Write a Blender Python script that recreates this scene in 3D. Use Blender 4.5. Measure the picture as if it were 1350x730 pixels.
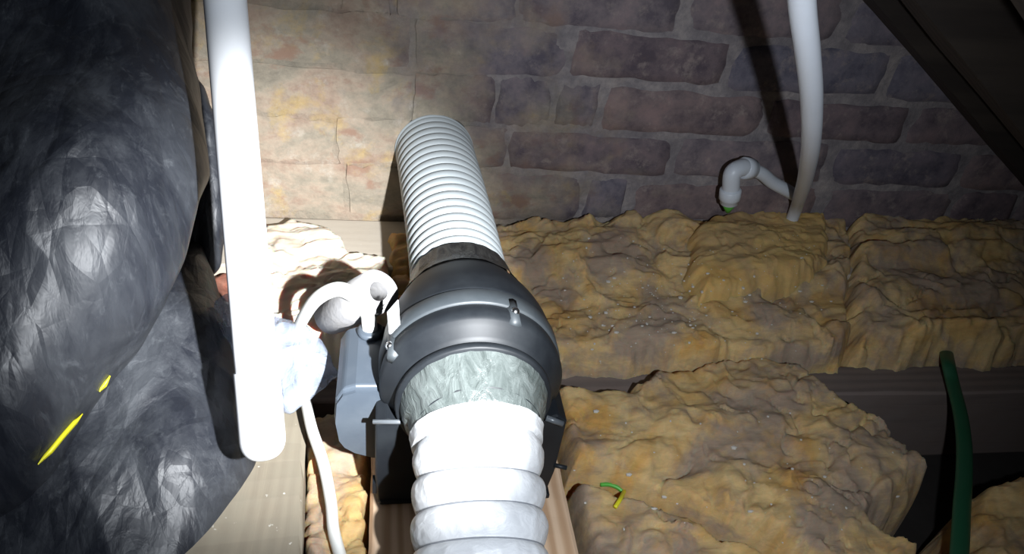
import bpy, math, random
import numpy as np
from mathutils import Vector, Matrix

for o in list(bpy.data.objects):
    bpy.data.objects.remove(o)
scene = bpy.context.scene
COL = scene.collection
random.seed(7)

# ------------------------------------------------------------------ camera
FPX, CX, CY = 950.0, 675.0, 365.0            # focal length and centre for a 1350 x 730 frame
PITCH, YAW, ROLL = math.radians(36), math.radians(12), math.radians(-8)
EYE = np.array([0.0, 0.0, 0.75])
F_ = np.array([math.sin(YAW)*math.cos(PITCH), math.cos(YAW)*math.cos(PITCH), -math.sin(PITCH)])
R0 = np.array([math.cos(YAW), -math.sin(YAW), 0.0])
D0 = np.cross(F_, R0)
R_ = math.cos(ROLL)*R0 + math.sin(ROLL)*D0
D_ = -math.sin(ROLL)*R0 + math.cos(ROLL)*D0
cam_data = bpy.data.cameras.new('camera')
cam_data.sensor_width = 36.0
cam_data.lens = FPX/1350*36.0
cam_data.clip_start = 0.02
cam = bpy.data.objects.new('camera', cam_data)
COL.objects.link(cam)
M = Matrix(((R_[0], -D_[0], -F_[0], EYE[0]), (R_[1], -D_[1], -F_[1], EYE[1]),
            (R_[2], -D_[2], -F_[2], EYE[2]), (0, 0, 0, 1)))
cam.matrix_world = M
scene.camera = cam

# ------------------------------------------------------------------ world, torch, exposure
world = bpy.data.worlds.new('loft_dark')
scene.world = world
world.use_nodes = True
world.node_tree.nodes['Background'].inputs[0].default_value = (0.55, 0.62, 0.8, 1)
world.node_tree.nodes['Background'].inputs[1].default_value = 0.012

def spot(name, loc, target, watts, angle, blend, col, radius):
    L = bpy.data.lights.new(name, 'SPOT')
    L.energy = watts; L.spot_size = math.radians(angle); L.spot_blend = blend
    L.color = col; L.shadow_soft_size = radius
    o = bpy.data.objects.new(name, L)
    COL.objects.link(o)
    o.location = loc
    o.rotation_euler = (Vector(target)-Vector(loc)).to_track_quat('-Z', 'Y').to_euler()
    return o
TORCH = (0.14, 0.03, 0.685)
spot('torch_spill', TORCH, (0.03, 0.72, 0.20), 14.5, 128, 1.0, (0.84, 0.91, 1.0), 0.007)
spot('torch_beam', TORCH, (-0.155, 0.75, 0.17), 108.0, 44, 1.0, (0.96, 0.98, 1.0), 0.007)
scene.view_settings.view_transform = 'Standard'
scene.view_settings.look = 'None'
scene.view_settings.gamma = 1.0
scene.view_settings.use_curve_mapping = False
scene.view_settings.exposure = 0.0

# ------------------------------------------------------------------ pixel helpers (a pixel gives a direction only)
def ray(x, y):
    return F_*FPX + R_*(x-CX) + D_*(y-CY)
def on_z(x, y, z):
    d = ray(x, y); return EYE + d*((z-EYE[2])/d[2])
def on_y(x, y, Y):
    d = ray(x, y); return EYE + d*(Y/d[1])
def at(x, y, depth):
    return EYE + ray(x, y)/FPX*depth

# ------------------------------------------------------------------ noise
_rng = np.random.default_rng(11)
_perm = _rng.permutation(256)
_perm = np.concatenate([_perm, _perm, _perm])
_grad = _rng.normal(size=(256, 3)); _grad /= np.linalg.norm(_grad, axis=1)[:, None]
def noise(P):
    P = np.asarray(P, float)
    i = np.floor(P).astype(int); f = P-i; i &= 255
    u = f*f*f*(f*(f*6-15)+10)
    out = 0
    for dx in (0, 1):
        for dy in (0, 1):
            for dz in (0, 1):
                h = _perm[_perm[_perm[i[..., 0]+dx]+(i[..., 1]+dy) % 256]+(i[..., 2]+dz) % 256] % 256
                g = _grad[h]
                dot = g[..., 0]*(f[..., 0]-dx)+g[..., 1]*(f[..., 1]-dy)+g[..., 2]*(f[..., 2]-dz)
                w = (u[..., 0] if dx else 1-u[..., 0])*(u[..., 1] if dy else 1-u[..., 1])*(u[..., 2] if dz else 1-u[..., 2])
                out = out+w*dot
    return out*1.6
def fbm(P, n=4):
    a, s, t = 1.0, 1.0, 0
    for k in range(n):
        t = t+a*noise(P*s+k*17.3); a *= .5; s *= 2.03
    return t
def ridged(P, n=3):
    a, s, t = 1.0, 1.0, 0
    for k in range(n):
        t = t+a*(1-2*np.abs(noise(P*s+k*9.1))); a *= .5; s *= 2.1
    return t

# ------------------------------------------------------------------ object helpers
def props(o, label=None, cat=None, group=None, kind=None):
    if label: o['label'] = label
    if cat: o['category'] = cat
    if group: o['group'] = group
    if kind: o['kind'] = kind
    return o
def mesh(name, V, Fc, mat, parent=None, smooth=True):
    me = bpy.data.meshes.new(name)
    me.from_pydata([tuple(map(float, v)) for v in V], [], [tuple(map(int, f)) for f in Fc])
    me.materials.append(mat)
    if smooth:
        me.polygons.foreach_set('use_smooth', [True]*len(me.polygons))
    me.update()
    o = bpy.data.objects.new(name, me)
    COL.objects.link(o)
    if parent is not None:
        o.parent = parent
        o.matrix_parent_inverse = Matrix.Translation(-Vector(parent.location))
    return o
def empty(name, loc):
    o = bpy.data.objects.new(name, None)
    o.empty_display_size = .02
    o.location = loc
    COL.objects.link(o)
    return o
def bevel(o, w, seg=2):
    m = o.modifiers.new('bevel', 'BEVEL'); m.width = w; m.segments = seg; m.limit_method = 'ANGLE'
    return o
class MB:
    def __init__(s): s.V = []; s.F = []
    def add(s, V, Fc):
        n = len(s.V); s.V += [tuple(v) for v in V]; s.F += [tuple(i+n for i in f) for f in Fc]; return s
    def hexa(s, P):
        return s.add(P, [(0, 3, 2, 1), (4, 5, 6, 7), (0, 1, 5, 4), (1, 2, 6, 5), (2, 3, 7, 6), (3, 0, 4, 7)])
    def box(s, x0, x1, y0, y1, z0, z1):
        return s.hexa([(x0, y0, z0), (x1, y0, z0), (x1, y1, z0), (x0, y1, z0), (x0, y0, z1), (x1, y0, z1), (x1, y1, z1), (x0, y1, z1)])
    def prism(s, poly, axis, a, b):
        """poly: 2D points; axis 1 -> (x, z) swept along y"""
        n = len(poly)
        if axis == 1: P = [(x, a, z) for x, z in poly]+[(x, b, z) for x, z in poly]
        elif axis == 0: P = [(a, y, z) for y, z in poly]+[(b, y, z) for y, z in poly]
        else: P = [(x, y, a) for x, y in poly]+[(x, y, b) for x, y in poly]
        Fc = [tuple(range(n))[::-1], tuple(range(n, 2*n))]+[(i, (i+1) % n, n+(i+1) % n, n+i) for i in range(n)]
        return s.add(P, Fc)
    def build(s, name, mat, parent=None, smooth=False):
        return mesh(name, s.V, s.F, mat, parent, smooth)

def spline(pts, n=12):
    P = np.array(pts, float)
    Q = np.vstack([2*P[0]-P[1], P, 2*P[-1]-P[-2]])
    out = []
    for i in range(1, len(Q)-2):
        for t in np.linspace(0, 1, n, endpoint=False):
            a, b, c, d = Q[i-1], Q[i], Q[i+1], Q[i+2]
            out.append(.5*((2*b)+(c-a)*t+(2*a-5*b+4*c-d)*t*t+(3*b-a-3*c+d)*t**3))
    out.append(P[-1])
    return np.array(out)
def resample(P, step):
    P = np.asarray(P); L = np.concatenate([[0], np.cumsum(np.linalg.norm(np.diff(P, axis=0), axis=1))])
    n = max(2, int(L[-1]/step)+1); t = np.linspace(0, L[-1], n)
    return np.stack([np.interp(t, L, P[:, k]) for k in range(3)], 1), t
def sweep(path, rad, n=24, flat=(1, 1), up=(0, 0, 1), caps=True, disp=None):
    """rad: number or array along the path; flat: (side, up) scale of the section"""
    P = np.asarray(path); m = len(P)
    r = np.full(m, rad) if np.isscalar(rad) else np.asarray(rad)
    T = np.gradient(P, axis=0); T /= np.linalg.norm(T, axis=1)[:, None]
    N = np.zeros_like(P); u = np.array(up, float)
    for i in range(m):
        u = u-T[i]*(u@T[i]); u /= np.linalg.norm(u); N[i] = u
    B = np.cross(T, N)
    a = np.linspace(0, 2*np.pi, n, endpoint=False)
    ring = np.cos(a)[None, :, None]*B[:, None, :]*flat[0]+np.sin(a)[None, :, None]*N[:, None, :]*flat[1]
    V = P[:, None, :]+ring*r[:, None, None]
    if disp is not None:
        V = V+ring*disp(V, a)[..., None]
    V = V.reshape(-1, 3)
    Fc = [(i*n+j, i*n+(j+1) % n, (i+1)*n+(j+1) % n, (i+1)*n+j) for i in range(m-1) for j in range(n)]
    if caps:
        Fc.append(tuple(range(n))[::-1]); Fc.append(tuple(range((m-1)*n, m*n)))
    return V, Fc
def lathe_y(profile, c, n=64, caps=False):
    """profile [(y, r)] about the axis x=c[0], z=c[1] parallel to Y"""
    a = np.linspace(0, 2*np.pi, n, endpoint=False)
    V = [(c[0]+r*math.cos(t), y, c[1]+r*math.sin(t)) for y, r in profile for t in a]
    m = len(profile)
    Fc = [(i*n+j, (i+1)*n+j, (i+1)*n+(j+1) % n, i*n+(j+1) % n) for i in range(m-1) for j in range(n)]
    if caps:
        Fc += [tuple(range(n)), tuple(range((m-1)*n, m*n))[::-1]]
    return V, Fc
def sphere(c, r, n=12, m=8, sq=(1, 1, 1)):
    V = [(c[0], c[1], c[2]+r*sq[2])]
    for i in range(1, m):
        for j in range(n):
            t, q = math.pi*i/m, 2*math.pi*j/n
            V.append((c[0]+r*sq[0]*math.sin(t)*math.cos(q), c[1]+r*sq[1]*math.sin(t)*math.sin(q), c[2]+r*sq[2]*math.cos(t)))
    V.append((c[0], c[1], c[2]-r*sq[2]))
    Fc = [(0, 1+j, 1+(j+1) % n) for j in range(n)]
    for i in range(m-2):
        for j in range(n):
            a = 1+i*n; Fc.append((a+j, a+n+j, a+n+(j+1) % n, a+(j+1) % n))
    a = 1+(m-2)*n; e = len(V)-1
    Fc += [(e, a+(j+1) % n, a+j) for j in range(n)]
    return V, Fc

# ------------------------------------------------------------------ materials
class NT:
    def __init__(s, name):
        s.m = bpy.data.materials.new(name); s.m.use_nodes = True
        s.t = s.m.node_tree; s.b = s.t.nodes['Principled BSDF']; s.out = s.t.nodes['Material Output']
        s._co = None
    def n(s, kind, **kw):
        x = s.t.nodes.new(kind)
        for k, v in kw.items():
            if k.startswith('i_'):
                key = k[2:]; key = int(key) if key.isdigit() else key.replace('_', ' ')
                x.inputs[key].default_value = v
            else: setattr(x, k, v)
        return x
    def l(s, a, b): s.t.links.new(a, b)
    def co(s, scale=(1, 1, 1), rot=(0, 0, 0)):
        if s._co is None: s._co = s.n('ShaderNodeNewGeometry').outputs['Position']
        mp = s.n('ShaderNodeMapping'); mp.inputs['Scale'].default_value = scale; mp.inputs['Rotation'].default_value = rot
        s.l(s._co, mp.inputs['Vector']); return mp.outputs[0]
    def noise(s, scale, detail=4, rough=.55, vec=None, dist=0.0):
        x = s.n('ShaderNodeTexNoise'); x.inputs['Scale'].default_value = scale; x.inputs['Detail'].default_value = detail
        x.inputs['Roughness'].default_value = rough; x.inputs['Distortion'].default_value = dist
        s.l(vec if vec is not None else s.co(), x.inputs['Vector']); return x.outputs['Fac']
    def ramp(s, fac, stops):
        r = s.n('ShaderNodeValToRGB'); e = r.color_ramp.elements
        while len(e) < len(stops): e.new(.5)
        for el, (p, c) in zip(e, stops):
            el.position = p; el.color = (*c, 1) if not np.isscalar(c) else (c, c, c, 1)
        s.l(fac, r.inputs[0]); return r.outputs[0]
    def mix(s, fac, a, b, mode='MIX'):
        x = s.n('ShaderNodeMix', data_type='RGBA', blend_type=mode)
        for sock, v in ((x.inputs[0], fac), (x.inputs[6], a), (x.inputs[7], b)):
            if hasattr(v, 'is_output'): s.l(v, sock)
            elif np.isscalar(v): sock.default_value = v
            else: sock.default_value = (*v, 1)
        return x.outputs[2]
    def math(s, op, a, b=0.0, clamp=False):
        x = s.n('ShaderNodeMath', operation=op, use_clamp=clamp)
        for sock, v in zip(x.inputs, (a, b)):
            if hasattr(v, 'is_output'): s.l(v, sock)
            else: sock.default_value = v
        return x.outputs[0]
    def bump(s, h, strength=.3, dist=.002, prev=None):
        b = s.n('ShaderNodeBump'); b.inputs['Strength'].default_value = strength; b.inputs['Distance'].default_value = dist
        s.l(h, b.inputs['Height'])
        if prev is not None: s.l(prev, b.inputs['Normal'])
        return b.outputs[0]
    def done(s, col=None, rough=None, normal=None, **kw):
        for v, k in ((col, 'Base Color'), (rough, 'Roughness')):
            if v is None: continue
            if hasattr(v, 'is_output'): s.l(v, s.b.inputs[k])
            else: s.b.inputs[k].default_value = v if np.isscalar(v) else (*v, 1)
        if normal is not None: s.l(normal, s.b.inputs['Normal'])
        for k, v in kw.items(): s.b.inputs[k.replace('_', ' ')].default_value = v
        return s.m

def lime_mask(t):
    """limewash daubed over the wall: thick on the part beyond the ducting, thinning out along the wall"""
    sep = t.n('ShaderNodeSeparateXYZ'); t.l(t.co(), sep.inputs[0])
    x = t.math('MULTIPLY', t.math('SUBTRACT', 0.24, sep.outputs[0]), 4.0)
    low = t.math('MULTIPLY', t.math('SUBTRACT', 0.40, sep.outputs[2]), 1.6)
    nz = t.math('MULTIPLY', t.math('SUBTRACT', t.noise(11, 6, .65), .5), 3.4)
    return t.math('ADD', t.math('ADD', x, low), t.math('ADD', nz, .1), clamp=True)
def lime_colour(t):
    a = t.ramp(t.noise(9, 8, .7, t.co((1, 1, 1.7)), .5), [(.30, (.20, .175, .135)), (.42, (.27, .235, .18)), (.52, (.33, .265, .20)), (.62, (.30, .215, .16)), (.74, (.25, .205, .165))])
    y = t.ramp(t.noise(12, 7, .7, t.co((1, 1, 1), (.7, .2, .1)), .3), [(.54, 0.0), (.66, .75)])
    a = t.mix(y, a, (.40, .285, .115))
    w = t.ramp(t.noise(28, 8, .75), [(.56, 0.0), (.70, .7)])
    a = t.mix(w, a, (.43, .39, .33))
    g = t.ramp(t.noise(90, 6, .7), [(.30, (.80, .80, .80)), (.6, (1.05, 1.05, 1.05))])
    return t.mix(1.0, a, g, 'MULTIPLY')
def m_brick():
    t = NT('old_brick')
    inf = t.n('ShaderNodeObjectInfo').outputs['Random']
    base = t.ramp(inf, [(0, (.155, .115, .125)), (.35, (.20, .165, .175)), (.6, (.155, .145, .18)), (.8, (.205, .15, .145)), (1, (.14, .125, .155))])
    blot = t.ramp(t.noise(26, 6, .7), [(.35, (.55, .55, .62)), (.5, (.95, .95, .95)), (.68, (1.35, 1.25, 1.2))])
    c = t.mix(1.0, base, blot, 'MULTIPLY')
    lime = lime_colour(t)
    red = t.ramp(t.noise(15, 5, .6, t.co((1, 1, 1.4))), [(.56, 0.0), (.64, .85)])
    lime = t.mix(red, lime, (.25, .15, .105))
    pale = t.ramp(t.noise(42, 8, .72), [(.55, 0.0), (.68, .6)])
    c = t.mix(pale, c, (.34, .28, .25))
    c = t.mix(lime_mask(t), c, lime)
    h = t.mix(.5, t.noise(120, 8, .7), t.noise(30, 4))
    return t.done(c, .92, t.bump(h, .5, .004))
def m_mortar():
    t = NT('lime_mortar')
    c = t.ramp(t.noise(35, 8, .7), [(.32, (.17, .15, .16)), (.48, (.235, .21, .215)), (.62, (.34, .30, .29)), (.75, (.45, .39, .36))])
    lime = lime_colour(t)
    c = t.mix(lime_mask(t), c, lime)
    return t.done(c, .95, t.bump(t.noise(90, 8, .7), .7, .005))
def m_wool(name='glass_wool', pale=0.0, tint=(.72, .66, .56)):
    t = NT(name)
    big = t.ramp(t.noise(7.5, 5, .6, None, .6), [(.28, (.36, .19, .06)), (.42, (.56, .36, .135)), (.52, (.64, .46, .22)), (.64, (.58, .34, .10)), (.75, (.42, .22, .065))])
    dust = t.ramp(t.noise(10, 6, .65, t.co((1, 1, 1), (0, 0, .5)), .4), [(.43, 0.0), (.58, .85)])
    c = t.mix(dust, big, (.33, .255, .205))
    fib = t.ramp(t.noise(60, 6, .75, t.co((.45, 1.6, 1.2), (0, 0, .35)), 1.0), [(.3, (.78, .77, .76)), (.55, (1.02, 1.0, .98)), (.75, (1.2, 1.18, 1.15))])
    c = t.mix(1.0, c, fib, 'MULTIPLY')
    tuft = t.ramp(t.noise(160, 3, .5), [(.735, 0.0), (.78, .6)])
    c = t.mix(tuft, c, (.65, .58, .5))
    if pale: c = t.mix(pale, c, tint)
    h = t.mix(.5, t.noise(150, 8, .8, t.co((.5, 1.5, 1))), t.noise(45, 6, .7, None, 1.2))
    return t.done(c, 1.0, t.bump(h, .35, .004), Subsurface_Weight=.5, Subsurface_Scale=.012)
def m_wood(name, c0, c1, dust=0.0, along='Y', ring=55, dustcol=(.36, .35, .31)):
    t = NT(name)
    sc = {'Y': (1, .06, 1), 'X': (.06, 1, 1)}[along]
    g = t.noise(ring, 5, .6, t.co(sc), 1.5)
    w = t.n('ShaderNodeTexWave', wave_type='BANDS', bands_direction='X' if along == 'Y' else 'Y')
    w.inputs['Scale'].default_value = 22; w.inputs['Distortion'].default_value = 5; w.inputs['Detail'].default_value = 3
    w.inputs['Detail Scale'].default_value = 1.2
    t.l(t.co({'Y': (1, .12, 1), 'X': (.12, 1, 1)}[along]), w.inputs['Vector'])
    c = t.ramp(t.mix(.55, g, w.outputs['Fac']), [(.25, c0), (.7, c1)])
    if dust:
        d = t.ramp(t.noise(20, 6, .7), [(.3, dust*.75), (.65, min(1, dust*1.15))])
        c = t.mix(d, c, dustcol)
        if dust > .5:
            sp = t.ramp(t.noise(150, 3, .5), [(.72, 0.0), (.78, .8)])
            c = t.mix(sp, c, (.6, .58, .52))
    return t.done(c, .8, t.bump(g, .25, .002))
def m_bag():
    t = NT('black_polythene')
    d1 = t.ramp(t.noise(11, 7, .7, t.co((1.5, 1.2, .55), (.25, .35, 0)), .6), [(.42, 0.0), (.70, .42)])
    d2 = t.ramp(t.noise(50, 7, .75, t.co((1.6, 1, .35), (.3, .5, 0)), 1.0), [(.55, 0.0), (.72, .40)])
    dd = t.math('ADD', d1, d2, True)
    c = t.mix(dd, (.013, .015, .021), (.098, .106, .116))
    r = t.mix(dd, (.46,)*3, (.70,)*3)
    def facets(scale, st, rot, dist):
        wv = t.n('ShaderNodeTexNoise'); wv.inputs['Scale'].default_value = scale*.5; wv.inputs['Detail'].default_value = 2
        v0 = t.co(st, rot); t.l(v0, wv.inputs['Vector'])
        ad = t.n('ShaderNodeVectorMath', operation='MULTIPLY_ADD')
        t.l(wv.outputs['Color'], ad.inputs[0]); ad.inputs[1].default_value = (dist,)*3; t.l(v0, ad.inputs[2])
        v = t.n('ShaderNodeTexVoronoi', feature='DISTANCE_TO_EDGE'); v.inputs['Scale'].default_value = scale
        t.l(ad.outputs[0], v.inputs['Vector']); return v.outputs['Distance']
    n1 = t.bump(facets(13, (1.5, 1.0, .6), (.25, .35, 0), .04), .34, .026)
    n2 = t.bump(facets(34, (1.6, 1.0, .55), (.1, .45, 0), .02), .22, .010, n1)
    n3 = t.bump(t.noise(60, 3, .6, t.co((1.6, 1, .5), (.2, .4, 0)), .5), .25, .004, n2)
    return t.done(c, r, n3)
def m_plastic(name, col, rough=.4, dust=0.0, dustcol=(.3, .3, .3), bump=0.0, scale=25, **kw):
    t = NT(name)
    c = t.mix(t.ramp(t.noise(scale, 6, .65), [(.42, 0.0), (.72, dust)]), col, dustcol)
    n = t.bump(t.noise(scale*2, 4), bump, .002) if bump else None
    return t.done(c, rough, n, **kw)
def m_wrinkled(name, col, col2, rough, scale, stretch, strength, dist, **kw):
    t = NT(name)
    h = t.noise(scale, 5, .6, t.co(stretch), 2.0)
    c = t.mix(t.ramp(h, [(.35, 0.0), (.7, 1.0)]), col, col2)
    return t.done(c, rough, t.bump(h, strength, dist), **kw)
def m_film():
    t = NT('clear_film')
    h = t.noise(45, 3, .5, None, 1.5)
    nrm = t.bump(h, .8, .006)
    t.done((.42, .47, .56), .15, nrm)
    t.b.inputs['Specular IOR Level'].default_value = .9
    tr = t.n('ShaderNodeBsdfTransparent'); tr.inputs[0].default_value = (.88, .90, .97, 1)
    mx = t.n('ShaderNodeMixShader'); 
    f = t.ramp(t.noise(30, 3, .5), [(.35, .30), (.65, .65)])
    t.l(f, mx.inputs[0]); t.l(tr.outputs[0], mx.inputs[1]); t.l(t.b.outputs[0], mx.inputs[2]); t.l(mx.outputs[0], t.out.inputs[0])
    return t.m

BRICK, MORTAR, WOOL, BAG, FILM = m_brick(), m_mortar(), m_wool(), m_bag(), m_film()
GLAREWOOL = m_wool('glare_glass_wool', .75)  # same wool, with the torch's overexposure put into a paler colour
ORANGEWOOL = m_wool('orange_glass_wool', .5, (.68, .43, .13))
PINE = m_wood('raw_pine', (.50, .31, .18), (.72, .51, .34))
OLDWOOD = m_wood('old_dusty_timber', (.20, .145, .10), (.28, .22, .155), .8, 'Y', 55, (.225, .20, .15))
JOISTW = m_wood('joist_timber', (.10, .06, .045), (.17, .11, .085), .45, 'X', 55, (.22, .20, .19))
PLATEW = m_wood('wall_plate_timber', (.34, .28, .21), (.42, .36, .28), .85, 'X', 55, (.46, .41, .34))
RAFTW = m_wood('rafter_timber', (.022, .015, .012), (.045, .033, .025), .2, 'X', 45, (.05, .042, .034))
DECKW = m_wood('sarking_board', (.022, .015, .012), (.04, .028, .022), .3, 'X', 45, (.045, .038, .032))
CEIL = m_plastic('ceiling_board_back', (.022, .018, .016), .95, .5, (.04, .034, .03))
FANBLK = m_plastic('fan_black_plastic', (.009, .011, .014), .50, .30, (.040, .046, .050), 0, 18, Specular_IOR_Level=.32)
FANBAND = m_plastic('fan_band_plastic', (.035, .042, .048), .50, .35, (.09, .10, .105), 0, 18)
FANGREY = m_plastic('terminal_box_plastic', (.060, .075, .095), .40, .35, (.13, .15, .17), 0, 18)
GREYDUCT = m_plastic('grey_duct_plastic', (.42, .46, .475), .45, .25, (.50, .52, .52), 0, 14)
WHITEPVC = m_plastic('white_pipe_plastic', (.80, .82, .85), .30, .30, (.66, .64, .60), 0, 8)
WHITEPVC2 = m_plastic('white_wall_pipe_plastic', (.62, .65, .70), .35, .3, (.50, .50, .50), 0, 10)
FITTING = m_plastic('white_fitting_plastic', (.66, .70, .75), .38, .2, (.5, .5, .5))
CABLEW = m_plastic('white_cable_sheath', (.78, .78, .74), .45, .25, (.6, .58, .5))
FOAM = m_plastic('grey_pipe_foam', (.34, .335, .34), .9, .5, (.42, .40, .37), .4, 60)
DUCTW = m_wrinkled('white_duct_film', (.56, .57, .585), (.63, .64, .65), .42, 55, (1, 1.6, 1), .25, .004)
WIRESHADE = m_plastic('shade_grey_wire', (.22, .23, .25), .5)  # dark grey paints the groove shadow lines onto the wire rings
TAPEG = m_wrinkled('silver_grey_tape', (.065, .078, .075), (.135, .155, .150), .36, 60, (1, .35, 1), .7, .005)
TAPEB = m_wrinkled('black_tape', (.012, .012, .013), (.045, .045, .042), .32, 70, (1, .4, 1), .8, .004)
STEEL = m_plastic('bright_screw_steel', (.75, .76, .78), .22)
STEEL.node_tree.nodes['Principled BSDF'].inputs['Metallic'].default_value = 1.0
TIE = m_plastic('cable_tie_plastic', (.10, .11, .12), .3)
GREEN = m_plastic('green_hose_plastic', (.016, .090, .042), .45, .3, (.04, .10, .06))
GREENW = m_plastic('green_sleeve', (.10, .45, .06), .4)
YELLOW = m_plastic('yellow_plastic', (.80, .74, .02), .4, .3, (.55, .48, .05))
REDBRICK = m_plastic('red_clay', (.30, .11, .07), .9, .5, (.36, .20, .14), .6, 60)
PAPER = m_plastic('white_paper_label', (.72, .74, .76), .6, .4, (.5, .52, .55), 0, 120)
INK = m_plastic('label_ink', (.10, .11, .13), .6)
FLAKE = m_plastic('plaster_flake', (.62, .58, .52), .9)

# ------------------------------------------------------------------ the setting
WALL_Y = 0.90
floor = MB().box(-1.3, 1.7, -.45, 1.0, -.03, 0).build('floor', CEIL)
props(floor, 'dark back of the ceiling boards below the joists', None, None, 'structure')

wall = MB().box(-1.3, 1.7, WALL_Y, WALL_Y+.10, 0, 1.35).build('wall_back', MORTAR)
# a grid face so that the mortar is uneven
nx, nz = 220, 100
xs = np.linspace(-1.3, 1.7, nx); zs = np.linspace(0, 1.35, nz)
G = np.stack(np.meshgrid(xs, [0], zs, indexing='ij'), -1).reshape(nx, nz, 3)
G[..., 1] = WALL_Y-.0015-.0025*fbm(np.stack([G[..., 0]*22, G[..., 2]*22, G[..., 0]*0], -1), 3)
mort = mesh('mortar_face', G.reshape(-1, 3), [(i*nz+j, (i+1)*nz+j, (i+1)*nz+j+1, i*nz+j+1) for i in range(nx-1) for j in range(nz-1)], MORTAR, wall)
props(wall, 'old brick gable wall patched with limewash and rough mortar', None, None, 'structure')

def brick(x0, x1, z0, z1, seed, proud):
    nx_, nz_ = 9, 5
    r = random.Random(seed)
    V, Fc = [], []
    lx, lz = x1-x0, z1-z0
    sk = [(r.uniform(-.004, .004), r.uniform(-.004, .004)) for _ in range(4)]
    def corner(u, v):
        dx = sk[0][0]*(1-u)*(1-v)+sk[1][0]*u*(1-v)+sk[2][0]*u*v+sk[3][0]*(1-u)*v
        dz = sk[0][1]*(1-u)*(1-v)+sk[1][1]*u*(1-v)+sk[2][1]*u*v+sk[3][1]*(1-u)*v
        return x0+u*lx+dx, z0+v*lz+dz
    us = [0, .03, .10, .2, .3, .4, .5, .6, .7, .8, .90, .97, 1]; vs = [0, .09, .3, .5, .7, .91, 1]
    nx_, nz_ = len(us), len(vs)
    def coat(x): return min(1, max(.05, (x-.02)/.28))
    wear = [r.random() < .45 for _ in range(4)]
    for i, u in enumerate(us):
        for j, v in enumerate(vs):
            x, z = corner(u, v)
            ei = i in (0, nx_-1); ej = j in (0, nz_-1)
            k_ = coat(x)
            p = (proud if not (ei or ej) else -.0045)*k_+.0028*(1-k_)
            if (i in (1, nx_-2)) and not ej: p -= .0015*k_
            for q, (cu, cv) in enumerate(((0, 0), (1, 0), (1, 1), (0, 1))):   # knocked-off corners
                dd = math.hypot((u-cu)*lx, (v-cv)*lz)
                if wear[q] and dd < .024: p -= .007*k_*(1-dd/.024)
            w = .0026
            V.append((x+r.uniform(-w, w), WALL_Y-.002-p+r.uniform(-.0012, .0012), z+r.uniform(-w, w)))
    for i in range(nx_-1):
        for j in range(nz_-1):
            Fc.append((i*nz_+j, (i+1)*nz_+j, (i+1)*nz_+j+1, i*nz_+j+1))
    return mesh('brick', V, Fc, BRICK, wall)
# courses traced off the photo: bed-joint heights and perpend positions
BED = [.190, .269, .338, .407, .476, .545]
while BED[-1] < 1.28: BED.append(BED[-1]+.0705)
PERP = {0: [(770, 255), (830, 255), (1092, 245)], 1: [(668, 205), (885, 212), (1092, 215)], 2: [(545, 130), (652, 140), (730, 140), (792, 140), (1010, 150)],
        3: [(545, 60), (752, 70), (960, 90), (1172, 98)], 4: [(448, 5), (520, 8), (681, 10), (895, 25), (1115, 30)]}
for k in range(len(BED)-1):
    z0, z1 = BED[k], BED[k+1]
    if k in PERP: px = [on_y(a, b, WALL_Y)[0] for a, b in PERP[k]]
    else: px = [.1+.11*(k % 2)+random.uniform(-.03, .03)]
    px = sorted(px)
    while px[-1] < 1.5: px.append(px[-1]+random.choice([.225, .225, .225, .112])+random.uniform(-.006, .006))
    while px[0] > -1.1: px.insert(0, px[0]-random.choice([.225, .225, .225, .112])+random.uniform(-.006, .006))
    for i in range(len(px)-1):
        jx = random.uniform(.0025, .0045); jz = random.uniform(.0012, .0032)
        brick(px[i]+jx, px[i+1]-jx, z0+jz, z1-jz, k*100+i, random.uniform(.002, .0065))

# joists run along the wall; the tops are at z = 0.13
def timber(name, x0, x1, y0, y1, z0, z1, mat, rz=0.0, n=26, wob=.0012, along='X'):
    """a sawn timber with slightly uneven faces and eased edges"""
    L = (x1-x0) if along == 'X' else (y1-y0)
    r = random.Random(hash((round(x0, 3), round(y0, 3))) & 0xffff)
    V, Fc = [], []
    e = .003
    W, H = ((y1-y0) if along == 'X' else (x1-x0)), z1-z0
    sec = [(e, 0), (W-e, 0), (W, e), (W, H-e), (W-e, H), (e, H), (0, H-e), (0, e)]
    for i in range(n+1):
        t = i/n*L
        for a, b in sec:
            a2 = a+r.uniform(-wob, wob); b2 = b+r.uniform(-wob, wob)
            V.append((x0+t, y0+a2, z0+b2) if along == 'X' else (x0+a2, y0+t, z0+b2))
    for i in range(n):
        for j in range(8):
            q = (i*8+j, i*8+(j+1) % 8, (i+1)*8+(j+1) % 8, (i+1)*8+j)
            Fc.append(q if along == 'Y' else q[::-1])
    Fc += [tuple(range(8)), tuple(range(n*8, n*8+8))]
    if rz:
        cx, cy = (x0+x1)/2, (y0+y1)/2
        c, s = math.cos(rz), math.sin(rz)
        V = [(cx+(x-cx)*c-(y-cy)*s, cy+(x-cx)*s+(y-cy)*c, z) for x, y, z in V]
    o = mesh(name, V, Fc, mat, None, False)
    return o
jo = timber('ceiling_joist', -1.25, 1.65, .592, .645, .0, .13, JOISTW)
props(jo, 'dusty joist showing in the gap between the insulation rows', 'joist', 'joists')
jo = timber('ceiling_joist', -1.25, 1.65, .15, .20, .0, .13, JOISTW)
props(jo, 'joist nearest the camera, under the plank ends', 'joist', 'joists')
wp_ = timber('wall_plate', -1.25, 1.65, .775, WALL_Y-.008, .0, .186, PLATEW)
props(wp_, 'pale timber plate along the foot of the brick wall', 'timber')

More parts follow.
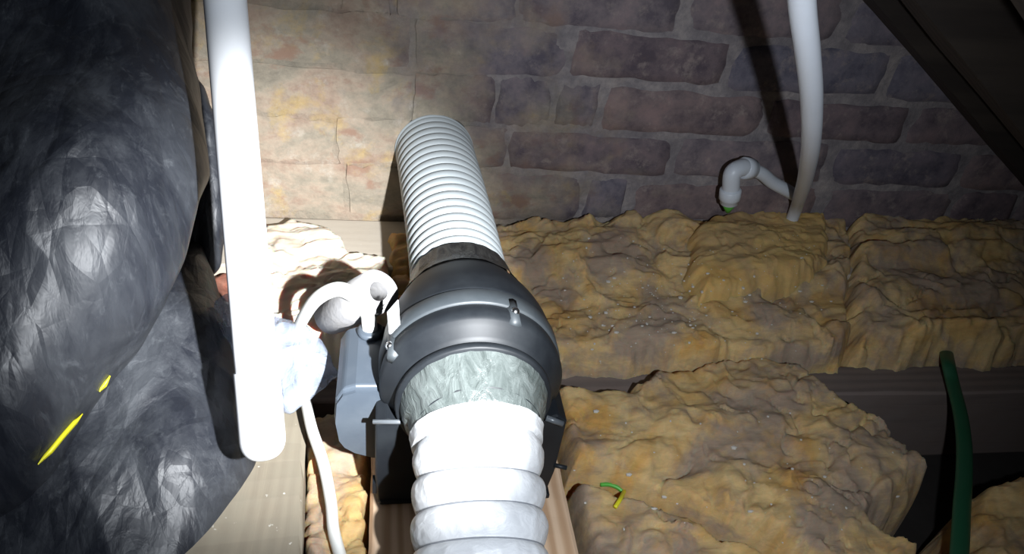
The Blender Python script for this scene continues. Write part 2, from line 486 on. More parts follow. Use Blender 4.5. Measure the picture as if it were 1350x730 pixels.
# roof: underside plane of the rafters falls at 33 degrees towards +x
SL = math.radians(33); RA = np.array([.600, 0, .539]); RD = np.array([math.cos(SL), 0, -math.sin(SL)]); RN = np.array([math.sin(SL), 0, math.cos(SL)])
def slope_box(name, s0, s1, y0, y1, h0, h1, mat, parent=None, n=14, w=.0015):
    r = random.Random(int(y0*1000)+5); V, Fc = [], []
    for i in range(n+1):
        s = s0+(s1-s0)*i/n
        for y, h in ((y0, h0), (y1, h0), (y1, h1), (y0, h1)):
            p = RA+RD*s+RN*(h+r.uniform(-w, w)); V.append((p[0], y+r.uniform(-w, w), p[2]))
    for i in range(n):
        for j in range(4): Fc.append((i*4+j, (i+1)*4+j, (i+1)*4+(j+1) % 4, i*4+(j+1) % 4))
    Fc += [(3, 2, 1, 0), (n*4, n*4+1, n*4+2, n*4+3)]
    return mesh(name, V, Fc, mat, parent, False)
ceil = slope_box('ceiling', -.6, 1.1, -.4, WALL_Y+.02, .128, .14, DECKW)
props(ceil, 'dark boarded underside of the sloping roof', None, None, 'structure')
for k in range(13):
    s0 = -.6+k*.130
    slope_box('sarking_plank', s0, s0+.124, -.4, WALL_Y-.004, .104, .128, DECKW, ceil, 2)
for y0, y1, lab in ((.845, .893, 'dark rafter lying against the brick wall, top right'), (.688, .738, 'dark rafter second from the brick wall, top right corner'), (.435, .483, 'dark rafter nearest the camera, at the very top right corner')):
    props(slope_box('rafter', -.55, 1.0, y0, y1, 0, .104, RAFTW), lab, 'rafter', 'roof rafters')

# ------------------------------------------------------------------ glass wool insulation
def inside_dist(poly, X, Y):
    """signed distance to a polygon, positive inside"""
    n = len(poly); d = np.full(X.shape, 1e9); ins = np.zeros(X.shape, bool)
    for i in range(n):
        ax, ay = poly[i]; bx, by = poly[(i+1) % n]
        ex, ey = bx-ax, by-ay; L = ex*ex+ey*ey+1e-12
        t = np.clip(((X-ax)*ex+(Y-ay)*ey)/L, 0, 1)
        d = np.minimum(d, np.hypot(X-ax-t*ex, Y-ay-t*ey))
        c = ((ay > Y) != (by > Y))
        with np.errstate(divide='ignore', invalid='ignore'):
            xi = ax+(Y-ay)*ex/(ey if abs(ey) > 1e-12 else 1e-12)
        ins ^= c & (X < xi)
    return np.where(ins, d, -d)
def wool(label, outline, zp, zb, seed, rim=.03, lump=.014, crease=.013, res=.0026, extra=None, name='insulation_batt', world_pts=False, layer=.0035, ymin=None, xmin=None, mat=None):
    """outline: pixels on the plane z=zp (the top of the batt); zb: its underside"""
    poly = [tuple(q[:2]) for q in outline] if world_pts else [tuple(on_z(a, b, zp)[:2]) for a, b in outline]
    A = np.array(poly); m = .012
    xs = np.arange(A[:, 0].min()-m, A[:, 0].max()+m, res); ys = np.arange(A[:, 1].min()-m, A[:, 1].max()+m, res)
    X, Y = np.meshgrid(xs, ys, indexing='ij')
    s = seed*3.7
    N1 = fbm(np.stack([X*45, Y*45, X*0+s], -1), 4)
    d = inside_dist(poly, X, Y)+N1*.005
    if ymin is not None: d = np.minimum(d, Y-ymin+N1*.006+.012*noise(np.stack([X*14, X*0+s, X*0], -1)))
    if xmin is not None: d = np.minimum(d, X-xmin)
    t = np.clip(d/rim, 0, 1); prof = np.sqrt(np.clip(1-(1-t)**2, 0, 1))
    warp = fbm(np.stack([X*9, Y*9, X*0+s+4], -1), 3)
    L1 = fbm(np.stack([X*9+warp, Y*16, X*0+s+8], -1), 3)
    cr = np.abs(noise(np.stack([X*8+warp*1.3, Y*19+warp*1.6, X*0+s+20], -1)))
    cr2 = np.abs(noise(np.stack([X*19+warp*2, Y*33+warp*2, X*0+s+31], -1)))
    # torn layers: flakes that end in a small step
    lay = fbm(np.stack([X*6+warp, Y*11+warp, X*0+s+44], -1), 2)*1.8
    st = lay-np.floor(lay)
    step = np.clip(st*1.0, 0, 1)*(1-np.clip((st-.90)/.10, 0, 1))
    fine = fbm(np.stack([X*120, Y*170, X*0+s], -1), 3)
    sparse = np.clip(fbm(np.stack([X*7, Y*9, X*0+s+60], -1), 2)*1.6+.35, 0, 1)
    Hh = prof*(zp-zb)+prof*(lump*L1-crease*sparse*np.exp(-(cr/.035)**2)-crease*.22*(1-sparse)*np.exp(-(cr2/.05)**2)+layer*step+.0011*fine)
    if extra is not None: Hh = Hh+prof*extra(X, Y)
    Z = zb+np.maximum(Hh, 0)
    keep = (d > -.004) & (Y < WALL_Y-.004)
    cell = keep[:-1, :-1] & keep[1:, :-1] & keep[:-1, 1:] & keep[1:, 1:]
    idx = -np.ones(X.shape, int); used = np.zeros(X.shape, bool)
    used[:-1, :-1] |= cell; used[1:, :-1] |= cell; used[:-1, 1:] |= cell; used[1:, 1:] |= cell
    idx[used] = np.arange(used.sum()); n = int(used.sum())
    V = np.stack([X[used], Y[used], Z[used]], 1)
    I, Jn = np.nonzero(cell)
    q = np.stack([idx[I, Jn], idx[I+1, Jn], idx[I+1, Jn+1], idx[I, Jn+1]], 1)
    o = mesh(name, V, q, mat or WOOL)
    return props(o, label, 'insulation', 'glass wool batts')
def bump_at(px, z, r, h):
    c = on_z(*px, z)
    return lambda X, Y: h*np.exp(-((X-c[0])**2+(Y-c[1])**2)/(r*r))
ZT = .165
# behind the fan, between the wall plate and the joist
wool('long ochre insulation batt right of the fan, below the brick wall', [(500, 318), (560, 318), (650, 305), (700, 298), (770, 301), (832, 297), (850, 282), (862, 240), (1000, 240), (1118, 240), (1124, 345),
     (1130, 400), (1134, 440), (1122, 487), (1050, 481), (985, 471), (935, 482), (840, 490), (735, 487), (640, 480), (560, 470), (500, 440)], .175, .02, 1, .024, .015, .010, ymin=.620,
     extra=lambda X, Y: bump_at((882, 292), .20, .035, .024)(X, Y)+.026*np.clip((Y-.68)/.10, 0, 1))
wool('bright orange tuft of insulation under the white elbow', [(900, 300), (915, 280), (950, 268), (1000, 262), (1050, 262), (1106, 270), (1110, 335), (1085, 356), (1040, 366), (985, 376), (925, 384), (902, 350)], .220, .10, 2, .030, .008, .004, mat=ORANGEWOOL)
wool('wide ochre insulation batt at far right, in front of the dark roof corner', [(1104, 300), (1112, 262), (1175, 235), (1250, 230), (1350, 240), (1460, 260), (1500, 420), (1470, 540), (1350, 516), (1290, 505), (1240, 497), (1200, 487),
     (1150, 490), (1126, 478), (1130, 440), (1112, 400), (1106, 350)], .185, .02, 3, .03, .018, .010, ymin=.634,
     extra=lambda X, Y: .035*np.clip((Y-.70)/.15, 0, 1))
# in front of the joist
wool('large ochre batt right of the black fan, in front of the joist', [(700, 496), (760, 499), (825, 503), (850, 484), (930, 466), (1000, 458), (1060, 472), (1098, 508), (1150, 532), (1185, 548), (1192, 575), (1222, 588), (1240, 622), (1205, 650),
     (1165, 672), (1190, 690), (1230, 700), (1236, 735), (1120, 760), (1050, 728), (1000, 700), (940, 678), (885, 650), (840, 640), (790, 622), (700, 612)], ZT-.005, .01, 4, .022, .014, .009, xmin=.184)
wool('ochre batt at the bottom edge, beside the pine plank', [(700, 617), (790, 627), (840, 646), (885, 657), (940, 686), (1000, 708), (1050, 735), (1120, 768), (1236, 740), (1250, 900), (1100, 1010), (700, 1010)], ZT-.012, .01, 5, .018, .012, .008, xmin=.184)
wool('torn insulation piece in the bottom right corner', [(1272, 648), (1290, 632), (1320, 622), (1355, 606), (1480, 590), (1560, 760), (1480, 900), (1300, 880), (1290, 760), (1285, 700)], ZT-.005, .01, 6, .022, .012, .008)
# left of the fan
wool('insulation wad with painted-in torch glare behind the white pipe', [(325, 300), (348, 291), (385, 285), (434, 291), (470, 322), (520, 332), (525, 420), (470, 450), (440, 440), (400, 440), (345, 450), (325, 400)], .204, .02, 7, .016, .010, .009, mat=GLAREWOOL)
wool('ragged insulation scrap between the dusty plank and pine plank', [(392, 548), (430, 540), (490, 548), (494, 640), (493, 735), (490, 800), (430, 800), (394, 735), (390, 640)], .138, .0, 8, .014, .016, .012)

# ------------------------------------------------------------------ planks
pb = timber('pine_plank', -.015, .180, .05, .655, .131, .150, PINE, 0, 30, .0006, 'Y')
props(pb, 'raw pine plank carrying the black fan', 'plank')
db = timber('dusty_plank', -.198, -.078, .12, .77, .131, .150, OLDWOOD, math.radians(4.5), 30, .001, 'Y')
props(db, 'dusty grey plank between the black bag and the white cable', 'plank')

# ------------------------------------------------------------------ inline fan
AX, AZ = .0755, .2845
fan = empty('inline_fan', (AX, .53, .150))
props(fan, 'black plastic inline duct fan strapped to a bracket on pine plank', 'fan')
def arc_prof(y0, r0, y1, r1, n, k):
    return [(y0+(y1-y0)*t, r0+(r1-r0)*(t**k)) for t in np.linspace(0, 1, n)]
rear = [(.600, .046), (.600, .0525), (.578, .0525), (.576, .0590), (.571, .0625)]
rear += [(.571-(.571-.503)*t, .0625+.0190*math.sin(t*math.pi/2)) for t in np.linspace(.08, 1, 12)]
rear += [(.498, .0817), (.497, .080), (.492, .080)]
mesh('rear_housing', *lathe_y(rear, (AX, AZ), 96), FANBLK, fan)
band = [(.4975, .079), (.4975, .0825), (.496, .0838), (.4795, .0838), (.478, .0825), (.478, .079)]
mesh('clamp_band', *lathe_y(band, (AX, AZ), 96), FANBAND, fan)
front = [(.482, .080), (.477, .0815), (.470, .0828), (.4625, .0828), (.4585, .0805), (.4555, .0765), (.448, .0710), (.444, .0665), (.443, .0600), (.441, .0545), (.405, .0545), (.405, .047)]
mesh('front_housing', *lathe_y(front, (AX, AZ), 96), FANBLK, fan)
mesh('rim_ring', *lathe_y([(.4445, .060), (.4445, .0675), (.443, .0690), (.438, .0690), (.4365, .0675), (.4365, .056)], (AX, AZ), 96), FANBLK, fan)
# tapes over the spigots
def tape_disp(amp, fr):
    return lambda V, a: amp*ridged(np.stack([V[..., 0]*fr, V[..., 1]*fr*.5, V[..., 2]*fr], -1), 2)
pt, _ = resample(np.array([(AX, .4405, AZ), (AX, .420, AZ-.001), (AX, .388, AZ-.009)]), .0025)
n_ = len(pt)
mesh('grey_tape', *sweep(pt, np.interp(np.linspace(0, 1, n_), [0, .12, .35, .38, .62, .8, 1], [.0650, .0635, .0600, .0575, .0545, .0480, .0450]), 96, caps=False, disp=tape_disp(.0007, 60)), TAPEG, fan)['label'] = 'wrinkled silver grey tape'
pt, _ = resample(np.array([(AX-.0005, .612, AZ+.001), (AX, .572, AZ)]), .003)
n_ = len(pt)
mesh('black_tape', *sweep(pt, np.interp(np.linspace(0, 1, n_), [0, .3, .6, 1], [.0535, .055, .0570, .0635]), 96, caps=False, disp=tape_disp(.0009, 60)), TAPEB, fan)['label'] = 'wrinkled black tape'
# mounting bracket
base = MB().prism([(-.006, .1502), (.162, .1502), (.162, .156), (-.006, .156)], 1, .435, .53).build('bracket_base', FANBLK, fan); bevel(base, .0015)
legL = MB().prism([(-.008, .1505), (.034, .1505), (.034, .205), (.024, .225), (.018, .262), (.000, .268), (-.010, .262), (-.010, .19)], 1, .437, .53).build('bracket_leg', FANBLK, fan); bevel(legL, .002)
legR = MB().prism([(.118, .1505), (.157, .1505), (.162, .19), (.163, .262), (.153, .270), (.136, .262), (.130, .225), (.118, .205)], 1, .437, .53).build('bracket_leg', FANBLK, fan); bevel(legR, .002)
MB().box(-.0125, -.008, .439, .449, .163, .178).build('bracket_lug', FANBLK, fan)
# strap with its bolt, left; strap end, right
strap = lathe_y([(.440, .056), (.440, .0640), (.436, .0640), (.436, .056)], (AX, AZ-.001), 96)
mesh('strap', *strap, FANBLK, fan)
v, f = sweep(np.array([(-.012, .437, .266), (.030, .434, .268)]), .0022, 8)
mesh('strap_bolt', v, f, TIE, fan)
mesh('bolt_nut', *sweep(np.array([(.019, .4352, .2675), (.026, .4348, .2678)]), .0052, 6), TIE, fan)
mesh('strap_end', *sweep(np.array([(.160, .437, .200), (.172, .434, .199)]), .0022, 8), FANBLK, fan)
mesh('strap_bolt', *sweep(np.array([(.142, .436, .268), (.158, .434, .262)]), .0030, 8), TIE, fan)
# case screws
def on_fan(px, y, r):
    """point of the housing (radius r at depth y) nearest to the line of sight of a pixel"""
    best = None
    for yy in np.linspace(y-.02, y+.02, 41):
        p = on_y(*px, yy); e = abs(math.hypot(p[0]-AX, p[2]-AZ)-r)
        if best is None or e < best[0]: best = (e, p)
    return best[1]
for px in ((679, 411), (514, 456)):
    p = on_fan(px, .487, .0838)
    mesh('case_screw', *sphere(p, .0042, 10, 8), STEEL, fan)
    c = np.array([AX, p[1], AZ]); u = (p-c)/np.linalg.norm(p-c)
    mesh('screw_lug', *sweep(np.array([p-u*.004+[0, .016, 0], p-u*.004-[0, .014, 0]]), .0058, 10), FANBAND, fan)
# terminal box on the flank
tb = [(-.045, .2075), (-.048, .235), (-.046, .262), (-.040, .274), (-.028, .2785), (.020, .2785), (.020, .180), (-.012, .180), (-.030, .188), (-.040, .197)]
box = MB().prism(tb, 1, .468, .552).build('terminal_box', FANGREY, fan, False); bevel(box, .0035, 3)
MB().prism([(x*.93-.002, .2285+(z-.2285)*.90) for x, z in tb], 1, .4645, .4685).build('box_cover', FANGREY, fan)
mesh('cable_gland', *sweep(np.array([(-.017, .540, .277), (-.017, .540, .2825), (-.017, .540, .284)]), np.array([.0125, .0125, .010]), 20, up=(0, 1, 0)), FANGREY, fan)
lq = []
for off in (.0015, .0005):
    for q in ((512, 412), (526, 396), (528, 428), (515, 442)):
        p = on_fan(q, .49, .0835); c = np.array([AX, p[1], AZ]); lq.append(p+(p-c)/np.linalg.norm(p-c)*off)
lab = MB().hexa(lq).build('paper_label', PAPER, fan)
lab['label'] = 'small white printed label'
for k in range(5):
    a = on_fan((515, 414+k*5), .49, .0850); b = on_fan((525, 405+k*5), .49, .0850)
    mesh('print_line', *sweep(np.array([a, b]), .0005, 5), INK, lab)

# ------------------------------------------------------------------ ducts
# grey ribbed duct from the fan to the wall
gd = empty('grey_duct', (.07, .80, .20))
props(gd, 'pale grey ribbed duct running from the fan into the brick wall', 'duct')
path = spline([(AX, .588, AZ), (.0735, .66, .2855), (.0705, .72, .2885), (.066, .79, .2925), (.061, .86, .296), (.0585, .899, .297)], 20)
P, t = resample(path, .0010)
PITCHR = .0148
ph = (t % PITCHR)/PITCHR
r = .0468+.0058*np.power(np.clip(np.sin(np.pi*ph), 0, 1), .42)
mesh('ribbed_tube', *sweep(P, r, 64, caps=False), GREYDUCT, gd)
mesh('end_ring', *sweep(np.array([P[-1]-[0, .008, 0], P[-1]]), np.array([.0535, .0535]), 64), GREYDUCT, gd)
# white flexible duct hanging off the front
wd = empty('white_flexible_duct', (.075, .3, .15))
props(wd, 'white wire-ribbed flexible duct at the bottom centre', 'duct')
path = spline([(AX, .408, AZ-.004), (.0755, .388, .275), (.0745, .36, .2615), (.0735, .325, .2465), (.072, .28, .230), (.07, .20, .211), (.06, .06, .2045), (.05, -.2, .2045)], 24)
P, t = resample(path, .0013)
RP = .0275
ph = ((t-.012) % RP)/RP
lobe = np.power(np.clip(np.sin(np.pi*np.power(ph, .80)), 0, 1), .50)
r = .0474+.0062*lobe
r = np.where(t < .012, .0562-.0015*(t/.012), r)
def wd_disp(V, a):
    q = np.stack([V[..., 0]*55, V[..., 1]*26, V[..., 2]*40], -1)
    base = ridged(q, 3)*.00065
    k = (.35+lobe*.9)[:, None]
    return base*k
mesh('duct_film', *sweep(P, r, 160, caps=False, disp=wd_disp), DUCTW, wd)
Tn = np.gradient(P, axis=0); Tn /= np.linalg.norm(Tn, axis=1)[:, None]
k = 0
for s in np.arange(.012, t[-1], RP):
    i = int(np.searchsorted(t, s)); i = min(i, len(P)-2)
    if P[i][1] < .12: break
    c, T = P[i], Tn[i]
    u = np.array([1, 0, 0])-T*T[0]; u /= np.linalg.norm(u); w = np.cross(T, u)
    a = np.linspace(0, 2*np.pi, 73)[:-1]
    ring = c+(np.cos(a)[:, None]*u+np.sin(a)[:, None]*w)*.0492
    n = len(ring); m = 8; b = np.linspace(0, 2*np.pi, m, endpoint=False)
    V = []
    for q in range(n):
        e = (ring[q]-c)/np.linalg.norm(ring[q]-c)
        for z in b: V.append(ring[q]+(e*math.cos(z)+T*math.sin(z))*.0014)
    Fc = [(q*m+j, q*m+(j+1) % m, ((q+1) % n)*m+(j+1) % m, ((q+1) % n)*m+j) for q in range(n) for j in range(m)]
    mesh('wire_ring', V, Fc, WIRESHADE, wd)

# ------------------------------------------------------------------ white pipe hanging at the left
A = at(346, 578, .62); B = at(297, 0, .62)
d = (B-A)/np.linalg.norm(B-A)
L = (WALL_Y+.03-A[1])/d[1]
wpipe = empty('white_waste_pipe', tuple(A))
props(wpipe, 'thick white plastic pipe with a rounded cap, beside the black bag', 'pipe')
pp = [A+d*s for s in np.linspace(.055, L, 40)]
mesh('pipe', *sweep(np.array(pp), .0178, 40, up=(0, 1, 0)), WHITEPVC, wpipe)
ss = np.concatenate([-.0185*np.cos(np.linspace(0, math.pi/2, 9)), np.linspace(.006, .058, 6), [.0585, .0585]])
rr = np.concatenate([.0192*np.sin(np.linspace(0.02, math.pi/2, 9))**.75, np.full(6, .0192), [.0190, .0178]])
mesh('end_cap', *sweep(np.array([A+d*s for s in ss[:-1]]), rr[:-1], 40, up=(0, 1, 0)), WHITEPVC, wpipe)

# ------------------------------------------------------------------ white cable, foam offcut, clear film bag
zc = .150
cab = [(-.017, .540, .276), (-.018, .541, .290), tuple(at(484, 412, .705)), tuple(at(470, 392, .70)), tuple(at(446, 381, .70)), tuple(at(420, 392, .71)), tuple(at(402, 415, .735)), tuple(at(392, 440, .77)),
       tuple(at(390, 480, .80)), tuple(at(402, 525, .765)), tuple(at(411, 565, .735)), tuple(at(426, 610, .712)), tuple(at(436, 660, .690)), tuple(at(440, 700, .675)), tuple(at(452, 745, .66)), tuple(at(470, 820, .645))]
P, t = resample(spline(cab, 14), .004)
cable = mesh('power_cable', *sweep(P, .0074, 20, (1.0, .75), up=(0, -1, 0)), CABLEW)
props(cable, 'white flat power cable arching out of the fan terminal box', 'cable')
cp = [at(398, 690, .735), at(408, 700, .735), at(420, 722, .73), at(440, 760, .72)]
o = mesh('pipe_offcut', *sweep(resample(spline(cp, 10), .004)[0], .0085, 18), CABLEW)
props(o, 'short white pipe end poking out below the cable', 'pipe')

E1, E2 = at(499, 384, .700), at(438, 414, .775)
ax = (E2-E1)/np.linalg.norm(E2-E1); Lf = np.linalg.norm(E2-E1)
prof = [(0, .0098), (0, .0212), (.001, .0222), (Lf-.001, .0222), (Lf, .0212), (Lf, .0098), (0, .0098)]
u = np.cross(ax, [0, 0, 1]); u /= np.linalg.norm(u); w = np.cross(ax, u); n = 36
V = [E1+ax*s+(u*math.cos(q)+w*math.sin(q))*rad*(1+.03*math.sin(3*q)) for s, rad in prof for q in np.linspace(0, 2*math.pi, n, endpoint=False)]
Fc = [(i*n+j, (i+1)*n+j, (i+1)*n+(j+1) % n, i*n+(j+1) % n) for i in range(len(prof)-1) for j in range(n)]
o = mesh('foam_pipe_sleeve', V, Fc, FOAM)
props(o, 'short grey foam pipe insulation offcut with an open round end', 'pipe insulation')

def pillow(outline, depth, front, back, N, rings, centre=None, power=2.0, disp=None, edge=None):
    """closed inflated body: traced outline (pixels, own depth) with a front and a back that bulge in metres"""
    O = np.array(outline, float)
    loop = np.vstack([O, O[:1]])
    Lc = np.concatenate([[0], np.cumsum(np.linalg.norm(np.diff(loop, axis=0), axis=1))])
    tt = np.linspace(0, Lc[-1], N, endpoint=False)
    B = np.stack([np.interp(tt, Lc, loop[:, k]) for k in range(2)], 1)
    Bs = B.copy()
    for _ in range(3): Bs = (np.roll(Bs, 1, 0)+2*Bs+np.roll(Bs, -1, 0))/4
    c = np.array(centre) if centre is not None else Bs.mean(0)
    dep = (lambda x, y: depth) if np.isscalar(depth) else depth
    def layer(sgn, amount):
        Vs = []
        for i in range(rings+1):
            s = 1-i/rings if i < rings else 0
            s = math.sin(s*math.pi/2)
            bul = (1-s**power)**.5*amount
            pts = c+(Bs-c)*s
            for q in pts:
                p = at(q[0], q[1], dep(q[0], q[1])); rr_ = (p-EYE)/np.linalg.norm(p-EYE)
                Vs.append(p-rr_*sgn*bul)
        return np.array(Vs)
    Ft, Bk = layer(1, front), layer(-1, back)
    Fc = []
    for i in range(rings):
        for j in range(N):
            Fc.append((i*N+j, i*N+(j+1) % N, (i+1)*N+(j+1) % N, (i+1)*N+j))
    n0 = len(Ft)
    Fb = [tuple(k+n0 if k >= N else k for k in f)[::-1] for f in Fc]
    V = np.vstack([Ft, Bk])
    if disp is not None:
        cen = V.mean(0); nrm = np.zeros_like(V)
        Fa = np.array(Fc+Fb)
        fn = np.cross(V[Fa[:, 2]]-V[Fa[:, 0]], V[Fa[:, 3]]-V[Fa[:, 1]])
        for k_ in range(4): np.add.at(nrm, Fa[:, k_], fn)
        # the centre ring is collapsed on one point: use the view direction there
        ln = np.linalg.norm(nrm, axis=1); bad = ln < 1e-12
        nrm[~bad] /= ln[~bad][:, None]
        if (nrm[N*rings//2]@(EYE-V[N*rings//2])) < 0: nrm = -nrm
        V = V+nrm*disp(V)[:, None]
    V[:, 1] = np.minimum(V[:, 1], WALL_Y-.012)
    return V, Fc+Fb

film = [(372, 424), (394, 426), (408, 438), (424, 462), (444, 492), (430, 506), (402, 522), (380, 540), (366, 500), (340, 495), (318, 470), (300, 436), (285, 398), (300, 390), (320, 405), (345, 425)]
V, Fc = pillow(film, lambda x, y: .765-.0003*(y-430), .020, .008, 160, 30, (365, 462), 2, lambda V: .005*ridged(V*22, 2))
o = mesh('clear_plastic_bag', V, Fc, FILM)
props(o, 'crumpled clear plastic bag behind the thick white pipe', 'bag')
o = mesh('brick_fragment', *pillow([(278, 364), (300, 362), (318, 372), (318, 400), (300, 396), (284, 384)], .90, .02, .025, 40, 8, None, 2, lambda V: .004*noise(V*60)), REDBRICK)
props(o, 'reddish brick fragment left of the thick white pipe', 'brick')

# ------------------------------------------------------------------ black polythene bags
def crumple(seed, a1, a2, a3):
    def f(V):
        q = V+seed
        # long pulled folds (they run up and down the bag), then crumples
        w = fbm(q*4, 2)
        big = fbm(q*4.5+3, 2)
        n1 = noise(np.stack([q[:, 0]*7+q[:, 2]*3+w*.7, q[:, 1]*5+w*.6, q[:, 2]*2.0+q[:, 0]*1.5], -1))
        fold = 1-2.2*np.sqrt(n1*n1+.0012)
        n2 = noise(np.stack([q[:, 0]*15+q[:, 2]*7+w, q[:, 1]*12-w, q[:, 2]*6-q[:, 0]*4], -1))
        mask = np.clip(.5+1.4*noise(q*5+11), 0, 1)
        cr = 1-2.2*np.sqrt(n2*n2+.0010)
        n3 = noise(np.stack([q[:, 0]*34+q[:, 2]*20+w*2, q[:, 1]*30, q[:, 2]*9], -1))
        fine = np.exp(-(n3/.10)**2)*np.clip(1.6*noise(q*8+31)+.1, 0, 1)
        return a1*(1.1*big+fold)+a2*cr*mask+a3*fine
    return f
low = [(150, 330), (215, 318), (266, 322), (282, 362), (293, 440), (306, 495), (322, 550), (337, 592), (337, 608), (324, 645), (300, 695), (278, 743), (244, 805), (150, 880), (-100, 900), (-330, 800), (-380, 560), (-200, 420), (0, 360)]
V, Fc = pillow(low, lambda x, y: .742-.0004*(y-600), .12, .05, 420, 110, (40, 600), 2.4, crumple(1.3, .008, .0040, .0))
o = mesh('black_plastic_sack', V, Fc, BAG)
props(o, 'lower black plastic sack resting against the dusty plank', 'sack', 'black plastic sacks')
up = [(232, -160), (238, 0), (247, 60), (262, 135), (269, 205), (262, 275), (244, 345), (216, 408), (184, 456), (148, 495), (112, 545), (70, 618), (30, 655), (-40, 690), (-220, 700), (-420, 600), (-480, 300), (-420, -60), (-200, -260), (60, -300), (190, -250)]
V, Fc = pillow(up, lambda x, y: .74-.00022*(y-200), .20, .14, 420, 120, (-60, 220), 2.3, crumple(5.1, .009, .0045, .0))
o = mesh('black_plastic_sack', V, Fc, BAG)
props(o, 'big bulging black plastic sack filling the upper left', 'sack', 'black plastic sacks')
bk = [(238, 60), (262, 110), (284, 150), (292, 210), (294, 300), (290, 352), (276, 366), (255, 352), (236, 300), (215, 180)]
V, Fc = pillow(bk, .86, .025, .06, 160, 40, (258, 230), 2, crumple(8.2, .004, .004, .001))
o = mesh('black_plastic_fold', V, Fc, BAG)
props(o, 'loose fold of black plastic behind the thick white pipe', 'plastic sheet')
# yellow slivers caught between the sacks
def sliver(pts, depths, wpx, label):
    V, Fc = [], []
    for (x, y), dz, w_ in zip(pts, depths, wpx):
        dx, dy = pts[-1][0]-pts[0][0], pts[-1][1]-pts[0][1]; l = math.hypot(dx, dy); nx_, ny_ = -dy/l, dx/l
        V += [at(x+nx_*w_, y+ny_*w_, dz), at(x, y, dz-.0025), at(x-nx_*w_, y-ny_*w_, dz), at(x, y, dz+.001)]
    for i in range(len(pts)-1):
        for j in range(4): Fc.append((i*4+j, i*4+(j+1) % 4, (i+1)*4+(j+1) % 4, (i+1)*4+j))
    Fc += [(0, 1, 2, 3), tuple(range(len(V)-4, len(V)))]
    o = mesh('yellow_strip', V, Fc, YELLOW)
    return props(o, label, 'strip', 'yellow strips between the sacks')
YS = [(((50, 612), (66, 594), (84, 572), (98, 556), (109, 545)), 'long yellow plastic strip caught between the black sacks'),
      (((131, 516), (137, 507), (145, 495)), 'short yellow plastic strip higher up between the black sacks')]
dg = None
def bag_depth(px):
    """nearest sack surface along a pixel's line of sight"""
    best = 9
    o_ = Vector(EYE); d_ = Vector(ray(*px)).normalized()
    for ob in bpy.data.objects:
        if ob.name.startswith('black_plastic_sack'):
            hit, loc, nn, ix = ob.ray_cast(o_, d_)
            if hit: best = min(best, float(np.dot(np.array(loc)-EYE, F_)))
    return best
bpy.context.view_layer.update()
for pts, lab_ in YS:
    dz = [bag_depth(p)-.003 for p in pts]
    sliver(pts, dz, [1.0]+[4.5]*(len(pts)-2)+[1.2], lab_)

# ------------------------------------------------------------------ right-hand pipe, elbow, green hose, wire
def wall_gap(x, y, g): return on_y(x, y, WALL_Y-g)
pw = [wall_gap(1045, -260, .48), wall_gap(1052, -120, .46), wall_gap(1057, 0, .43), wall_gap(1065, 70, .40), wall_gap(1070, 130, .36), wall_gap(1069, 190, .295), wall_gap(1062, 234, .18), wall_gap(1055, 258, .09), wall_gap(1049, 276, .025), wall_gap(1047, 284, .02)-np.array([0, 0, .06])]
P, t = resample(spline(pw, 12), .006)
o = mesh('white_wall_pipe', *sweep(P, .0092, 28, up=(0, 1, 0)), WHITEPVC2)
props(o, 'slim white pipe curving down in front of the brick wall, right', 'pipe')
el = empty('elbow_fitting', tuple(wall_gap(960, 276, .05)))
props(el, 'white push-fit elbow with a green tip beside the brick wall', 'pipe fitting')
Y_ = WALL_Y-.055
c0, c1, c2 = on_y(961, 268, Y_), on_y(966, 228, Y_), on_y(986, 222, Y_+.012)
up_ = (c1-c0)/np.linalg.norm(c1-c0)
mesh('elbow_body', *sweep(resample(spline([c0+up_*.012, c0+up_*.026, c1, (c1+c2)/2+[.001, 0, .005], c2], 10), .002)[0], .0122, 24, up=(0, 1, 0)), FITTING, el)
mesh('collar', *sweep(np.array([c0, c0+up_*.001, c0+up_*.007, c0+up_*.0075, c0+up_*.009, c0+up_*.0225, c0+up_*.024]), np.array([.0115, .0128, .0128, .0138, .0152, .0152, .0135]), 28, up=(0, 1, 0)), FITTING, el)
rt = np.array([.95, .25, -.18]); rt /= np.linalg.norm(rt)
mesh('collar', *sweep(np.array([c2-rt*.010, c2-rt*.009, c2+rt*.004, c2+rt*.005, c2+rt*.010, c2+rt*.011]), np.array([.0135, .0155, .0155, .0135, .0135, .012]), 28), FITTING, el)
tail = [c2-rt*.004, on_y(1003, 228, WALL_Y-.04), on_y(1018, 240, WALL_Y-.035), on_y(1036, 250, WALL_Y-.03), on_y(1046, 256, WALL_Y-.018)]
mesh('tail_pipe', *sweep(resample(spline(tail, 8), .003)[0], .0095, 20), FITTING, el)
mesh('green_tip', *sweep(np.array([c0+up_*.004, c0-up_*.004, c0-up_*.015]), np.array([.0088, .0085, .0030]), 16, up=(0, 1, 0)), GREENW, el)['label'] = 'green tip'
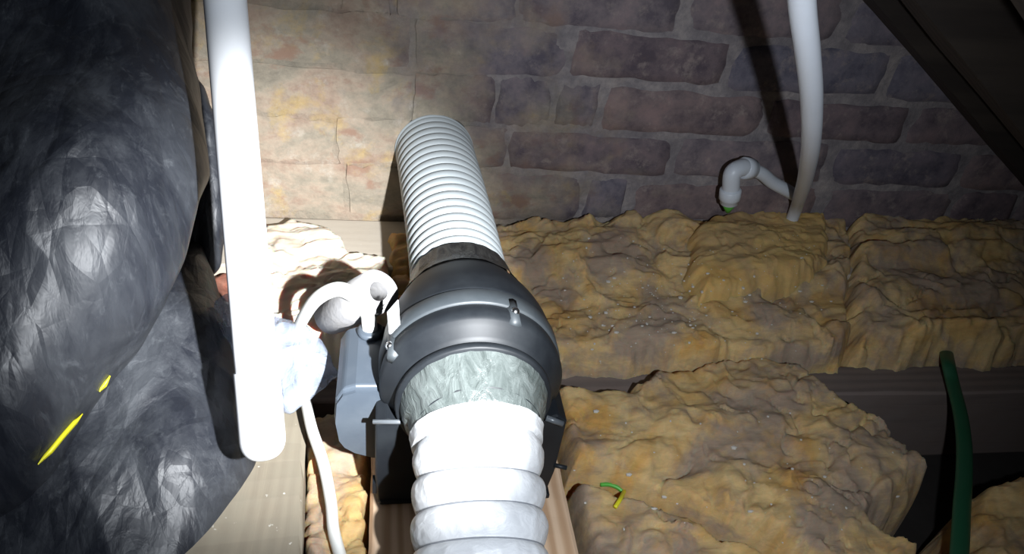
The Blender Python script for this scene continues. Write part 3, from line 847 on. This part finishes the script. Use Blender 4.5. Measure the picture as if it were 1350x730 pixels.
gh = [on_z(1246, 455, .135), on_z(1250, 478, .158), on_z(1256, 505, .150), on_z(1266, 545, .150), on_z(1271, 585, .152), on_z(1271, 625, .155), on_z(1268, 670, .158), on_z(1266, 710, .158), on_z(1262, 760, .155), on_z(1250, 860, .135)]
P, t = resample(spline(gh, 10), .005)
o = mesh('green_hose', *sweep(P, .0092, 20, (1, .55)), GREEN)
props(o, 'dark green flattened hose crossing the hole in the insulation, right', 'hose')
gw = empty('earth_wire_offcut', tuple(on_z(815, 650, .165)))
props(gw, 'small green and yellow wire offcut lying on the insulation', 'wire')
def top(px, dz=.003):
    z0 = .16
    o_ = Vector(EYE); d_ = Vector(ray(*px)).normalized(); best = None
    for ob in bpy.data.objects:
        if ob.name.startswith('insulation_batt'):
            hit, loc, nn, ix = ob.ray_cast(o_, d_)
            if hit and (best is None or (loc-o_).length < (best-o_).length): best = loc
    return np.array(best)+[0, 0, dz] if best is not None else on_z(*px, z0)
bpy.context.view_layer.update()
mesh('green_core', *sweep(resample(spline([top(q) for q in ((791, 641), (803, 641), (814, 645), (821, 651))], 6), .002)[0], .0022, 10), GREENW, gw)
mesh('yellow_core', *sweep(resample(spline([top(q) for q in ((822, 650), (817, 660), (810, 671))], 6), .002)[0], .0022, 10), YELLOW, gw)
# plaster crumbs lying on the wool: too small to pick apart
rnd = random.Random(3); mb = MB()
spots = [(rnd.gauss(880, 90), rnd.gauss(395, 35)) for _ in range(150)]+[(rnd.uniform(740, 1100), rnd.uniform(310, 480)) for _ in range(70)]+[(rnd.uniform(740, 1200), rnd.uniform(520, 720)) for _ in range(50)]
for q in spots:
    if not (735 < q[0] < 1230 and 305 < q[1] < 725): continue
    c = top(q, .0006); s = rnd.choice([.0006, .0008, .001, .001, .0016, .0024])
    mb.add(*sphere(c, s, 5, 3, (rnd.uniform(.6, 1.8), rnd.uniform(.6, 1.4), .6)))
o = mb.build('plaster_crumbs', FLAKE)
props(o, 'tiny pale plaster crumbs scattered over the insulation', 'debris', None, 'stuff')
